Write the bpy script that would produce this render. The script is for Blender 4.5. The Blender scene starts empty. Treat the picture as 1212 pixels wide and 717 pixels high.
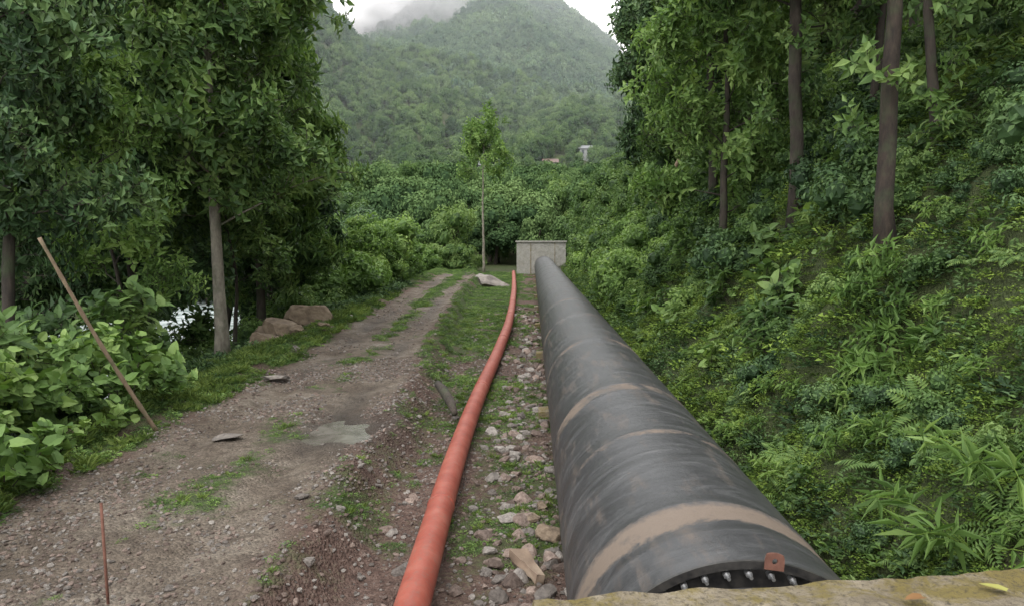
import bpy, bmesh, math, random
import numpy as np
from mathutils import Vector, noise as mnoise
R = np.random.default_rng(7)
random.seed(7)
scene = bpy.context.scene
scene.view_settings.view_transform = 'Standard'
scene.view_settings.look = 'None'
scene.view_settings.exposure = 0
ROOT = scene.collection

# ------------------------------------------------------------ noise
def _h(ix, iy, s):
    n = (ix.astype(np.int64)*374761393 + iy.astype(np.int64)*668265263 + s*974711) & 0xffffffff
    n = ((n ^ (n >> 13))*1274126177) & 0xffffffff
    n = (n ^ (n >> 16)) & 0xffffffff
    return n/4294967295.0
def vn(x, y, s=0):
    x = np.asarray(x, float); y = np.asarray(y, float)
    ix = np.floor(x); iy = np.floor(y); fx = x-ix; fy = y-iy
    fx = fx*fx*(3-2*fx); fy = fy*fy*(3-2*fy)
    a = _h(ix, iy, s); b = _h(ix+1, iy, s); c = _h(ix, iy+1, s); d = _h(ix+1, iy+1, s)
    return (a*(1-fx)+b*fx)*(1-fy)+(c*(1-fx)+d*fx)*fy
def fbm(x, y, o=4, s=0):
    t = 0; a = 1; tot = 0
    x = np.asarray(x, float); y = np.asarray(y, float)
    for i in range(o):
        t = t+a*vn(x*2**i+i*17.3, y*2**i-i*9.1, s+i); tot += a; a *= .5
    return t/tot*2-1
def sst(a, b, x):
    t = np.clip((np.asarray(x, float)-a)/(b-a), 0, 1); return t*t*(3-2*t)

# ------------------------------------------------------------ terrain
def road_c(y): return np.interp(y, [-10, 12, 20, 35, 50, 62, 75, 95], [-3.65, -3.75, -4.2, -5.0, -5.4, -6.2, -8.5, -14])
def road_hw(y): return np.interp(y, [-10, 8, 20, 50, 62, 90], [1.75, 1.65, 1.45, 1.4, 1.0, .5])
def base_r(y): return np.interp(y, [-10, 60, 90, 200], [2.15, 2.3, 9, 60])
def hill_parts(x, y):
    n = fbm(x/80, y/110, 4, 50)
    gul = np.abs(fbm(x/60+.3*n, y/160, 3, 60))
    r = np.hypot((x+42)*1.62, (y-720)*.8)
    h1 = 276-.64*r + n*16 - 24*gul
    r2 = np.hypot((x+205), (y-400)*.6)
    h2 = 226-1.12*r2 + n*12-10*gul
    r3 = np.hypot((x-300), (y-560)*.7)
    h3 = 190-.8*r3+n*18
    return h1, h2, h3
def hills(x, y):
    a, b, c = hill_parts(x, y); return np.maximum(np.maximum(a, b), c)
def gz(x, y):
    x = np.asarray(x, float); y = np.asarray(y, float)
    c = road_c(y); hw = road_hw(y)
    n = fbm(x*1.1, y*1.1, 4, 1); nf = fbm(x*5, y*5, 3, 9)
    edge = 0.25*fbm(y*1.3, x*.2, 3, 4)
    rr = c+hw+edge
    road = -2.75+.05*n+.02*nf - .075*np.exp(-((np.abs(x-c)-.75)/.22)**2)*(.5+.5*vn(y*.4, x*0, 3))
    pud = np.exp(-(((x+2.66)/.50)**2+((y-9.75)/.66)**2+.7*fbm(x*3, y*3, 3, 33))**2)
    road = road*(1-pud)-2.815*pud
    trench = -3.05+.05*n+.03*nf
    t = sst(0, .55, x-rr)
    bankn = np.exp(-((x-rr-.05)/.25)**2)*(.08+.14*fbm(x*3, y*2, 3, 11))
    z = road*(1-t)+trench*t+bankn
    rl = c-hw-edge
    d = rl-x
    verge = np.clip(d, 0, 100)
    mound = .14*np.exp(-((d-.7)/.5)**2)*(1+n)
    drop = -np.minimum(sst(.9, 9, verge)*4.4, 4.4)
    far = np.clip(d-24, 0, 1e4)*.55
    z = z+mound*(d > -.5)+drop+np.minimum(far, 60)*(d > 0)+.25*n*sst(1, 3, d)
    b = base_r(y)
    e = x-b+.25*fbm(y*.6, x*.3, 3, 21)
    sl = np.where(e > 0, np.minimum(e, 4)*1.2+np.clip(e-4, 0, 30)*.95+np.clip(e-34, 0, 60)*.5, 0)
    z = z+sl*1.0+sst(.2, 1.5, e)*(.85*fbm(x*.8, y*.8, 4, 31))
    k = sst(62, 110, y)
    zf = -2.6+np.clip(y-70, 0, 260)*.12+fbm(x/12, y/12, 3, 8)*1.2
    z = z*(1-k)+np.maximum(zf, z*(x > 0)-99*(x <= 0))*k
    z = np.maximum(z, np.where(y > 120, hills(x, y), -99))
    return z
def axis(parts):
    out = []
    for a, b, s in parts: out += list(np.arange(a, b-1e-6, s))
    return out
def geo(start, step, ratio, end):
    o = []; v = start
    while abs(v) < abs(end):
        o.append(v); step *= ratio; v += step
    o.append(end); return o
xs = sorted([-v for v in geo(10.0, .15, 1.09, 900)]) + axis([(-9.9, -5.8, .16), (-5.8, .6, .06), (.6, 2, .15), (2, 6, .12)]) + geo(6.0, .15, 1.09, 900)
ys = axis([(-8, 2.5, .5), (2.5, 14, .06), (14, 26, .16), (26, 62, .4)])+geo(62.0, .5, 1.045, 1500)
xs = np.array(xs); ys = np.array(ys)
X, Y = np.meshgrid(xs, ys); Z = gz(X, Y)
def green(x, y):
    c = road_c(y); hw = road_hw(y)
    d = np.abs(x-c)/hw
    n = fbm(x*.9, y*.7, 4, 71); n2 = fbm(x*3, y*3, 3, 77)
    g = np.where(d > 1, .62, .14)
    mid = np.exp(-((x-c-.1)/.4)**2)*np.interp(y, [3, 8, 14, 25, 40], [.32, .28, .34, .6, 1.0])
    g = g+mid*(d <= 1)
    edge = sst(.7, 1.1, d)*.5*(d <= 1)
    g = g+edge+sst(50, 60, y)*.8
    tr = (x > c+hw) & (x < 2.1)
    g = np.where(tr, np.interp(y, [3, 7, 14, 30], [.42, .45, .6, .85]), g)
    tr2 = (x > -.75) & (x < .6)
    g = np.where(tr2, np.interp(y, [3, 9, 20, 50], [.45, .6, .5, .45]), g)
    g = g+.5*n+.35*n2
    g = np.where((x > 2.2), .9+.5*n, g)
    g = np.where((x < c-hw-.4), .8+.5*n, g)
    return np.clip(g, 0, 1)
G = green(X, Y)
C = road_c(Y); HW = road_hw(Y)
roadm = (1-sst(.75, 1.05, np.abs(X-C)/HW+.16*fbm(X*2, Y*2, 3, 5)))*(1-sst(54, 62, Y))
wet = np.exp(-(((X+2.66)/.8)**2+((Y-9.75)/1.05)**2+.6*fbm(X*2, Y*2, 3, 34))**2*1.1)+.7*np.exp(-((np.abs(X-C)-.75)/.25)**2)*sst(.0, .4, fbm(X*.7, Y*.35, 3, 88))
def grid_obj(name, mask, mats):
    ny, nx = X.shape
    idx = np.arange(ny*nx).reshape(ny, nx)
    f = np.stack([idx[:-1, :-1], idx[:-1, 1:], idx[1:, 1:], idx[1:, :-1]], -1)[mask]
    used = np.unique(f); remap = -np.ones(ny*nx, int); remap[used] = np.arange(len(used))
    V = np.stack([X.ravel(), Y.ravel(), Z.ravel()], 1)[used]
    me = bpy.data.meshes.new(name); me.from_pydata(V.tolist(), [], remap[f].tolist())
    for nm, A in (('green', G), ('road', roadm), ('wet', wet)):
        a = me.attributes.new(nm, 'FLOAT', 'POINT'); a.data.foreach_set('value', A.ravel()[used].astype(np.float32))
    me.polygons.foreach_set('use_smooth', [True]*len(me.polygons))
    for m in mats: me.materials.append(m)
    ob = bpy.data.objects.new(name, me); ROOT.objects.link(ob); return ob

# ------------------------------------------------------------ material helpers
def newmat(name):
    m = bpy.data.materials.new(name); m.use_nodes = True
    nt = m.node_tree; nt.nodes.clear()
    o = nt.nodes.new('ShaderNodeOutputMaterial')
    p = nt.nodes.new('ShaderNodeBsdfPrincipled'); nt.links.new(p.outputs[0], o.inputs[0])
    return m, nt, p, o
def N(nt, t, **k):
    n = nt.nodes.new(t)
    for a, b in k.items(): setattr(n, a, b)
    return n
def L(nt, a, b): nt.links.new(a, b)
def noise(nt, vec, scale, detail=5, rough=.6, dist=0):
    n = N(nt, 'ShaderNodeTexNoise'); n.inputs['Scale'].default_value = scale; n.inputs['Detail'].default_value = detail
    n.inputs['Roughness'].default_value = rough; n.inputs['Distortion'].default_value = dist
    L(nt, vec, n.inputs['Vector']); return n.outputs['Fac']
def ramp(nt, fac, stops, interp='LINEAR'):
    r = N(nt, 'ShaderNodeValToRGB'); r.color_ramp.interpolation = interp
    e = r.color_ramp.elements
    while len(e) < len(stops): e.new(.5)
    for i, (p, c) in enumerate(stops):
        e[i].position = p; e[i].color = (c, c, c, 1) if not hasattr(c, '__len__') else (*c, 1)
    L(nt, fac, r.inputs[0]); return r.outputs[0]
def mix(nt, f, a, b, mode='MIX'):
    m = N(nt, 'ShaderNodeMix', data_type='RGBA', blend_type=mode)
    for s, v in ((m.inputs[0], f), (m.inputs[6], a), (m.inputs[7], b)):
        if isinstance(v, bpy.types.NodeSocket): L(nt, v, s)
        elif hasattr(v, '__len__'): s.default_value = (*v, 1)
        else: s.default_value = v if s == m.inputs[0] else (v, v, v, 1)
    return m.outputs[2]
def math_(nt, op, a, b=0, clamp=False):
    m = N(nt, 'ShaderNodeMath', operation=op, use_clamp=clamp)
    for s, v in ((m.inputs[0], a), (m.inputs[1], b)):
        if isinstance(v, bpy.types.NodeSocket): L(nt, v, s)
        else: s.default_value = v
    return m.outputs[0]
def bump(nt, p, h, strength, dist):
    b = N(nt, 'ShaderNodeBump'); b.inputs['Strength'].default_value = strength; b.inputs['Distance'].default_value = dist
    L(nt, h, b.inputs['Height']); L(nt, b.outputs[0], p.inputs['Normal'])
def attr(nt, name):
    a = N(nt, 'ShaderNodeAttribute'); a.attribute_name = name; return a.outputs['Fac']
def objc(nt): return N(nt, 'ShaderNodeTexCoord').outputs['Object']

# ground
gm, nt, p, o = newmat('earth')
oc = objc(nt)
n1 = noise(nt, oc, .8, 5, .65, .4); n2 = noise(nt, oc, 14, 5, .7); n3 = noise(nt, oc, 60, 2, .7); n4 = noise(nt, oc, 3.5, 5, .7, .5)
vo = N(nt, 'ShaderNodeTexVoronoi'); vo.inputs['Scale'].default_value = 34; L(nt, oc, vo.inputs['Vector'])
vs_ = N(nt, 'ShaderNodeSeparateColor'); L(nt, vo.outputs['Color'], vs_.inputs[0])
gr = ramp(nt, n1, [(.32, (.10, .075, .056)), (.48, (.165, .132, .102)), (.62, (.225, .188, .15)), (.72, (.27, .237, .20))])
peb = mix(nt, 1, gr, ramp(nt, vs_.outputs[0], [(0, .5), (.5, .95), (1, 1.55)]), 'MULTIPLY')
rcol = mix(nt, ramp(nt, n2, [(.35, .1), (.6, .8)]), peb, gr)
rcol = mix(nt, ramp(nt, n4, [(.48, 0), (.64, .7)]), rcol, (.075, .056, .043))
soil = ramp(nt, n2, [(.3, (.055, .034, .027)), (.5, (.12, .076, .06)), (.7, (.205, .145, .118))])
base = mix(nt, attr(nt, 'road'), soil, rcol)
gcol = ramp(nt, n3, [(.3, (.022, .04, .012)), (.7, (.085, .125, .035))])
gf = math_(nt, 'ADD', math_(nt, 'MULTIPLY', attr(nt, 'green'), 1.7), math_(nt, 'MULTIPLY', n2, 1.6))
gf = ramp(nt, math_(nt, 'SUBTRACT', gf, 1.25), [(.2, 0), (.75, .85)])
wt = math_(nt, 'MULTIPLY', attr(nt, 'wet'), .75, True)
L(nt, mix(nt, wt, mix(nt, gf, base, gcol), (.042, .032, .025)), p.inputs['Base Color'])
L(nt, math_(nt, 'SUBTRACT', .92, math_(nt, 'MULTIPLY', wt, .5)), p.inputs['Roughness']); p.inputs['Specular IOR Level'].default_value = .3
hh = math_(nt, 'ADD', math_(nt, 'MULTIPLY', n2, 1.2), math_(nt, 'MULTIPLY', vo.outputs['Distance'], -.7))
bump(nt, p, hh, 1, .05)
fx = (X[:-1, :-1]+X[1:, 1:])/2; fy = (Y[:-1, :-1]+Y[1:, 1:])/2
rmask = (np.abs(fx-road_c(fy)) < road_hw(fy)) & (fy < 62)
grid_obj('dirt_road', rmask, [gm]); grid_obj('ground', ~rmask, [gm])

# leaf materials
def leafmat(name, cols, transl=.3, rough=.55, psc=.7, gloss=True):
    m, nt, p, o = newmat(name)
    oi = N(nt, 'ShaderNodeObjectInfo')
    rr = math_(nt, 'FRACT', math_(nt, 'ADD', oi.outputs['Random'], attr(nt, 'rnd')))
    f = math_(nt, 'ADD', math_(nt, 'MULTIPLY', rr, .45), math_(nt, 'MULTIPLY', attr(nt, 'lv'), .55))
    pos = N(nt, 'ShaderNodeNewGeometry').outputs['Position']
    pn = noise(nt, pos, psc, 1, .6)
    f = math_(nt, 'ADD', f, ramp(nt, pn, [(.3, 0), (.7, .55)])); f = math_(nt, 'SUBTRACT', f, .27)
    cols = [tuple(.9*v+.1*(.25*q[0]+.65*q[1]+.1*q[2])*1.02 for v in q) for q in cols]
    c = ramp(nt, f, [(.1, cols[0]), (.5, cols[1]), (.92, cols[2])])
    if gloss:
        L(nt, c, p.inputs['Base Color']); p.inputs['Roughness'].default_value = rough; p.inputs['Specular IOR Level'].default_value = .25
    else:
        nt.nodes.remove(p); p = N(nt, 'ShaderNodeBsdfDiffuse'); L(nt, c, p.inputs[0]); L(nt, p.outputs[0], o.inputs[0])
    if transl > 0:
        t = N(nt, 'ShaderNodeBsdfTranslucent'); L(nt, mix(nt, 1, c, (1.3, 1.42, .70), 'MULTIPLY'), t.inputs[0])
        ms = N(nt, 'ShaderNodeMixShader'); ms.inputs[0].default_value = transl
        L(nt, p.outputs[0], ms.inputs[1]); L(nt, t.outputs[0], ms.inputs[2]); L(nt, ms.outputs[0], o.inputs[0])
    return m
LM = {
 'dark': leafmat('leaf_dark', [(.024, .054, .020), (.054, .112, .032), (.11, .185, .05)], 0),
 'mid': leafmat('leaf_mid', [(.036, .078, .020), (.092, .17, .038), (.18, .27, .065)], .2),
 'bright': leafmat('leaf_bright', [(.06, .12, .024), (.14, .245, .052), (.25, .365, .09)], .28),
 'yellow': leafmat('leaf_yellow', [(.058, .10, .018), (.135, .205, .036), (.25, .33, .07)], .2),
 'moss': leafmat('leaf_moss', [(.048, .088, .014), (.125, .20, .026), (.22, .31, .045)], 0, gloss=False),
 'far': leafmat('leaf_far_haze_tint', [(.042, .082, .035), (.085, .148, .05), (.15, .23, .075)], 0, .8, .12, False),  # mid-distance leaves, lightened a little to put haze into the colour
 'ridge': leafmat('leaf_ridge', [(.035, .075, .04), (.065, .125, .055), (.11, .185, .075)], 0, .9, .04, False),  # nearer ridge, darker than the far hill: less haze in its colour
 'haze': leafmat('leaf_haze_tint', [(.055, .105, .065), (.10, .165, .09), (.165, .245, .115)], 0, .9, .03, False),  # far hill leaves, paler and bluer: aerial haze painted into the colour
}
def barkmat(name, a, b, sc=9):
    m, nt, p, o = newmat(name); oc = objc(nt)
    mp = N(nt, 'ShaderNodeMapping'); mp.inputs['Scale'].default_value = (1, 1, .35); L(nt, oc, mp.inputs[0])
    n = noise(nt, mp.outputs[0], sc, 6, .7); n2 = noise(nt, oc, 2.5, 3)
    c = ramp(nt, n, [(.3, a), (.7, b)])
    c = mix(nt, ramp(nt, n2, [(.5, 0), (.7, .6)]), c, (.05, .07, .03))
    L(nt, c, p.inputs['Base Color']); p.inputs['Roughness'].default_value = .9; bump(nt, p, n, .8, .03); return m
bark_pale = barkmat('bark_pale', (.12, .10, .08), (.32, .29, .23))
bark_dark = barkmat('bark_dark', (.02, .016, .013), (.075, .058, .045))
bark_red = barkmat('bark_reddish', (.014, .011, .009), (.06, .042, .031), 14)

# ------------------------------------------------------------ geometry helpers
class MB:
    def __init__(s): s.v = []; s.f = []; s.lv = []; s.mi = []; s.n = 0
    def add(s, v, f, lv=0., mi=0):
        v = np.asarray(v, float).reshape(-1, 3)
        s.v.append(v); s.f += [tuple(int(i)+s.n for i in q) for q in f]
        s.n += len(v)
        s.lv += list(lv) if hasattr(lv, '__len__') else [lv]*len(f)
        s.mi += [mi]*len(f)
    def mesh(s, name, mats, smooth=False):
        me = bpy.data.meshes.new(name); me.from_pydata(np.concatenate(s.v).tolist(), [], s.f)
        a = me.attributes.new('lv', 'FLOAT', 'FACE'); a.data.foreach_set('value', np.array(s.lv, np.float32))
        me.polygons.foreach_set('material_index', s.mi)
        me.polygons.foreach_set('use_smooth', [smooth]*len(me.polygons))
        for m in mats: me.materials.append(m)
        return me
def nrmz(a): return a/np.maximum(np.linalg.norm(a, axis=-1, keepdims=True), 1e-9)
def leaves(mb, b, d, ln, w, hint=None, heart=False, droop=.15, mi=0, lv=None):
    n = len(b); d = nrmz(d)
    ln = np.broadcast_to(np.asarray(ln, float), (n,))[:, None]; w = np.broadcast_to(np.asarray(w, float), (n,))[:, None]
    if hint is None: hint = np.array([0, 0, 1.])+R.normal(0, .45, (n, 3))
    s = nrmz(np.cross(d, hint)); nn = np.cross(s, d)
    if lv is None: lv = R.random(n)
    if not heart:
        V = np.stack([b, b+d*ln*.42+s*w/2+nn*w*.15, b+d*ln-nn*droop*ln, b+d*ln*.42-s*w/2+nn*w*.15], 1)
        F = []
        for i in range(n): F += [(4*i, 4*i+1, 4*i+2), (4*i, 4*i+2, 4*i+3)]
        mb.add(V, F, np.repeat(lv, 2), mi)
    else:
        V = np.stack([b, b+d*ln*.5-nn*.0*ln, b+d*ln-nn*droop*ln,
            b-d*ln*.06+s*w*.34+nn*w*.1, b+d*ln*.3+s*w*.5+nn*w*.14, b+d*ln*.7+s*w*.3+nn*w*.03,
            b-d*ln*.06-s*w*.34+nn*w*.1, b+d*ln*.3-s*w*.5+nn*w*.14, b+d*ln*.7-s*w*.3+nn*w*.03], 1)
        F = []
        for i in range(n):
            k = 9*i; F += [(k, k+3, k+4, k+1), (k+1, k+4, k+5), (k+1, k+5, k+2), (k, k+1, k+7, k+6), (k+1, k+8, k+7), (k+1, k+2, k+8)]
        mb.add(V, F, np.repeat(lv, 6), mi)
def tube(mb, pts, rad, seg=8, mi=0, lv=.5, cap=True):
    pts = [Vector(p) for p in pts]; n = len(pts)
    V = []; u = None
    for i in range(n):
        t = (pts[min(i+1, n-1)]-pts[max(i-1, 0)]).normalized()
        if u is None:
            u = t.orthogonal().normalized()
        u = (u-t*u.dot(t)).normalized(); w = t.cross(u)
        for k in range(seg):
            a = 2*math.pi*k/seg; V.append(pts[i]+(u*math.cos(a)+w*math.sin(a))*rad[i])
    F = []
    for i in range(n-1):
        for k in range(seg):
            k2 = (k+1) % seg; F.append((i*seg+k, i*seg+k2, (i+1)*seg+k2, (i+1)*seg+k))
    if cap:
        F.append(tuple(range(seg))[::-1]); F.append(tuple((n-1)*seg+k for k in range(seg)))
    mb.add([tuple(v) for v in V], F, lv, mi)
def empty(name, loc=(0, 0, 0)):
    e = bpy.data.objects.new(name, None); ROOT.objects.link(e); e.location = loc; e.empty_display_size = .2; return e
def obj(name, me, parent=None, loc=(0, 0, 0), rot=(0, 0, 0), scale=(1, 1, 1)):
    ob = bpy.data.objects.new(name, me); ROOT.objects.link(ob); ob.location = loc; ob.rotation_euler = rot; ob.scale = scale
    if parent: ob.parent = parent
    return ob
def rock_mesh(name, seed, mat, flat=.6, sub=3, rough=.25):
    bm = bmesh.new(); bmesh.ops.create_icosphere(bm, subdivisions=sub, radius=1)
    rs = random.Random(seed)
    planes = [(Vector((rs.gauss(0, 1), rs.gauss(0, 1), rs.gauss(0, 1))).normalized(), rs.uniform(.5, .85)) for _ in range(11)]
    for v in bm.verts:
        c = v.co.normalized()
        for nn, dd in planes:
            q = c.dot(nn)
            if q > dd: c = c-nn*(q-dd)
        c = c*(1+rough*mnoise.fractal(c*1.6+Vector((seed*3.1, 0, 0)), 1, 2, 4)*.5)
        v.co = Vector((c.x, c.y*.85, c.z*flat))
    me = bpy.data.meshes.new(name); bm.to_mesh(me); bm.free()
    me.materials.append(mat); return me
def stonemat(name, a, b, c, vary=True):
    m, nt, p, o = newmat(name); oc = objc(nt); n = noise(nt, oc, 2.5, 6, .65); oi = N(nt, 'ShaderNodeObjectInfo')
    col = ramp(nt, n, [(.3, a), (.5, b), (.72, c)])
    if vary: col = mix(nt, 1, col, ramp(nt, oi.outputs['Random'], [(0, (.5, .45, .42)), (.5, (.9, .85, .82)), (1, (1.5, 1.45, 1.4))]), 'MULTIPLY')
    L(nt, col, p.inputs['Base Color']); p.inputs['Roughness'].default_value = .85; bump(nt, p, n, .6, .06); return m
stone_tan = stonemat('stone_tan', (.09, .065, .045), (.19, .14, .095), (.28, .22, .155), False)
stone_grey = stonemat('stone_grey', (.10, .09, .085), (.20, .185, .17), (.29, .27, .245), True)
stone_red = stonemat('stone_reddish', (.085, .06, .05), (.17, .13, .11), (.26, .215, .19), True)

# ---- prototype collections
PC = {}
def proto(key, meshes):
    c = bpy.data.collections.new('proto_'+key)
    for i, me in enumerate(meshes): c.objects.link(bpy.data.objects.new('proto_%s_%d' % (key, i), me))
    PC[key] = c; c['n'] = len(meshes)
def sprig(mat, nl=10, ln=.26, w=.10, tw=4, heart=False, droop=.25, bark=None):
    mb = MB()
    for t in range(tw):
        if t == 0: d0 = np.array([0, 0, 1.])
        else:
            a = t*2.4+R.random(); d0 = nrmz(np.array([math.cos(a)*.8, math.sin(a)*.8, .7+R.random()*.4]))
        s0 = np.array([0, 0, .12*t]) if t else np.zeros(3)
        ln0 = 1 if t == 0 else R.uniform(.45, .8)
        k = np.linspace(.15, 1, nl)
        pts = s0+d0*ln0*k[:, None]+np.array([0, 0, -1.])*(k[:, None]**2)*.18*ln0
        a = np.arange(nl)*2.4+R.random()*6
        side = np.stack([np.cos(a), np.sin(a), np.zeros(nl)+.1], 1)
        d = nrmz(side+d0*.55+R.normal(0, .2, (nl, 3)))
        leaves(mb, pts, d, ln*R.uniform(.7, 1.15, nl), w*R.uniform(.8, 1.15, nl), heart=heart, droop=droop)
        P = [s0, s0+d0*ln0*.5-np.array([0, 0, .045*ln0]), s0+d0*ln0-np.array([0, 0, .18*ln0])]
        tube(mb, P, [.012, .008, .004], 3, 1, .5, False)
    return mb.mesh('sprig', [mat, bark or bark_dark])
for k in ('dark', 'mid', 'bright', 'yellow'):
    proto('sprig_'+k, [sprig(LM[k], 9, .27, .14, 4) for _ in range(5)])
proto('droop_bright', [sprig(LM['bright'], 12, .32, .09, 5, droop=.5) for _ in range(3)])
proto('droop_mid', [sprig(LM['mid'], 12, .32, .09, 5, droop=.5) for _ in range(3)])
proto('droop_dark', [sprig(LM['dark'], 12, .32, .09, 5, droop=.5) for _ in range(3)])
proto('bigleaf', [sprig(LM['bright'], 5, .34, .29, 4, True, .2) for _ in range(4)])
proto('bigleaf_mid', [sprig(LM['mid'], 6, .36, .2, 4, True, .2) for _ in range(4)])
def tuft(mat, n, ln, w, rad, up=.5, dome=.4):
    mb = MB(); a = R.random(n)*6.28; r = np.sqrt(R.random(n))*rad
    b = np.stack([np.cos(a)*r, np.sin(a)*r, R.random(n)*dome*(1-(r/rad)**2*.6)], 1)
    a2 = a+R.normal(0, .9, n)
    d = np.stack([np.cos(a2), np.sin(a2), up+R.normal(0, .35, n)], 1)
    leaves(mb, b, d, ln*R.uniform(.6, 1.2, n), w*R.uniform(.7, 1.2, n), droop=.25); return mb.mesh('tuft', [mat])
proto('tuft_moss', [tuft(LM['moss'], 90, .22, .12, 1, .4, .45) for _ in range(4)])
proto('tuft_mid', [tuft(LM['mid'], 45, .38, .17, 1, .5, .6) for _ in range(4)])
proto('tuft_bright', [tuft(LM['bright'], 40, .40, .2, .9, .5, .5) for _ in range(4)])
proto('tuft_dark', [tuft(LM['dark'], 45, .40, .18, 1, .5, .6) for _ in range(4)])
proto('grass', [tuft(LM['yellow'], 40, 1.0, .07, .5, 1.3, .05) for _ in range(4)])
def fern(mat):
    mb = MB()
    for f in range(7):
        a = f*.9+R.random()*.4; dr = np.array([math.cos(a), math.sin(a), 0]); k = np.linspace(.1, 1, 13)
        pts = dr*k[:, None]*.9+np.array([0, 0, 1.])*((k*.75-k**2*.6)[:, None])
        sd = np.array([-dr[1], dr[0], 0])
        for sg in (-1, 1):
            leaves(mb, pts, sd*sg+dr*.5+np.zeros((13, 3))-np.array([0, 0, .15]), .3*np.sin(k*2.6+.35), .07, hint=np.tile([0, 0, 1.], (13, 1)))
    return mb.mesh('fern', [mat])
proto('fern', [fern(LM['bright']) for _ in range(3)])
proto('fern_mid', [fern(LM['mid']) for _ in range(3)])
def crown(mat, nl, leaf, lobes=9, inner=True, trunk=False, sx=1., hz=1.):
    mb = MB()
    cs = []
    for i in range(lobes):
        a = i*2.4; z = R.uniform(-.55, .75); rr = math.sqrt(max(0, 1-z*z))*.55
        cs.append((np.array([math.cos(a)*rr*sx, math.sin(a)*rr*sx, z*hz]), R.uniform(.3, .5)))
    per = nl//lobes
    for c, r in cs:
        u = nrmz(R.normal(0, 1, (per, 3))); u[:, 2] = np.abs(u[:, 2])*np.where(R.random(per) < .75, 1, -1)
        rad = r*(.6+.5*R.random(per)**.6)
        b = c+u*rad[:, None]
        d = nrmz(np.cross(u, R.normal(0, 1, (per, 3))))+u*.35-np.array([0, 0, .25])
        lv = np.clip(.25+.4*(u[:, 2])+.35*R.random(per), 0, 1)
        leaves(mb, b, d, leaf*R.uniform(.6, 1.3, per), leaf*.6, hint=u+R.normal(0, .35, (per, 3)), lv=lv)
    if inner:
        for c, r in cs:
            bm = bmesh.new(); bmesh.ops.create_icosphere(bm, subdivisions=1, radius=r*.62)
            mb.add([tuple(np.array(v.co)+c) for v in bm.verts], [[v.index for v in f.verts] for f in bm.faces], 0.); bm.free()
    if trunk:
        tube(mb, [(0, 0, -2.2*hz), (.05, 0, -1.2), (0, .04, -.2), (0, 0, .4)], [.11, .08, .06, .02], 6, 1)
        for c, r in cs: tube(mb, [(0, .02, -.5), tuple(c*.5+np.array([0, 0, -.15])), tuple(c)], [.04, .03, .01], 4, 1)
    return mb.mesh('crown', [mat, bark_dark])
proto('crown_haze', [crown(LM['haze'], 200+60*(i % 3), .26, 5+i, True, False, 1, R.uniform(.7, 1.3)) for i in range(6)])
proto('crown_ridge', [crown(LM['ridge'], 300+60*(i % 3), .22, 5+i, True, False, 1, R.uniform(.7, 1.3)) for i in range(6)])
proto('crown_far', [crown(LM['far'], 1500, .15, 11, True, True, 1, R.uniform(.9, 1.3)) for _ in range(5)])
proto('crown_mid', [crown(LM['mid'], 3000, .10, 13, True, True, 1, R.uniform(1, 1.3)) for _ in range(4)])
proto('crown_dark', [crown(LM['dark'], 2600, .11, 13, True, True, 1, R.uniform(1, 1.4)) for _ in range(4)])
proto('shrub_bright', [crown(LM['bright'], 700, .17, 8, True) for _ in range(4)])
proto('shrub_mid', [crown(LM['mid'], 800, .16, 8, True) for _ in range(4)])
proto('shrub_dark', [crown(LM['dark'], 800, .15, 8, True) for _ in range(4)])
proto('pebble', [rock_mesh('pebble', 40+i, stone_grey, .6, 1) for i in range(4)]+[rock_mesh('pebble', 50+i, stone_red, .6, 1) for i in range(4)])
proto('stone', [rock_mesh('stone', 60+i, stone_grey, .55, 2) for i in range(3)]+[rock_mesh('stone', 70+i, stone_red, .55, 2) for i in range(3)])

def gn(coll, real):
    ng = bpy.data.node_groups.new('scatter_'+coll.name, 'GeometryNodeTree')
    ng.interface.new_socket('Geometry', in_out='INPUT', socket_type='NodeSocketGeometry')
    ng.interface.new_socket('Geometry', in_out='OUTPUT', socket_type='NodeSocketGeometry')
    gi = ng.nodes.new('NodeGroupInput'); go = ng.nodes.new('NodeGroupOutput')
    ip = ng.nodes.new('GeometryNodeInstanceOnPoints'); ci = ng.nodes.new('GeometryNodeCollectionInfo')
    ci.inputs['Collection'].default_value = coll; ci.inputs['Separate Children'].default_value = True; ci.inputs['Reset Children'].default_value = True
    ip.inputs['Pick Instance'].default_value = True
    def na(n, t):
        a = ng.nodes.new('GeometryNodeInputNamedAttribute'); a.data_type = t; a.inputs['Name'].default_value = n; return a.outputs['Attribute']
    ng.links.new(gi.outputs[0], ip.inputs['Points']); ng.links.new(ci.outputs[0], ip.inputs['Instance'])
    ng.links.new(na('idx', 'INT'), ip.inputs['Instance Index']); ng.links.new(na('rot', 'FLOAT_VECTOR'), ip.inputs['Rotation'])
    ng.links.new(na('scl', 'FLOAT_VECTOR'), ip.inputs['Scale'])
    if real:
        rz = ng.nodes.new('GeometryNodeRealizeInstances'); ng.links.new(ip.outputs[0], rz.inputs[0]); ng.links.new(rz.outputs[0], go.inputs[0])
    else: ng.links.new(ip.outputs[0], go.inputs[0])
    return ng
GN = {}
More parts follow.
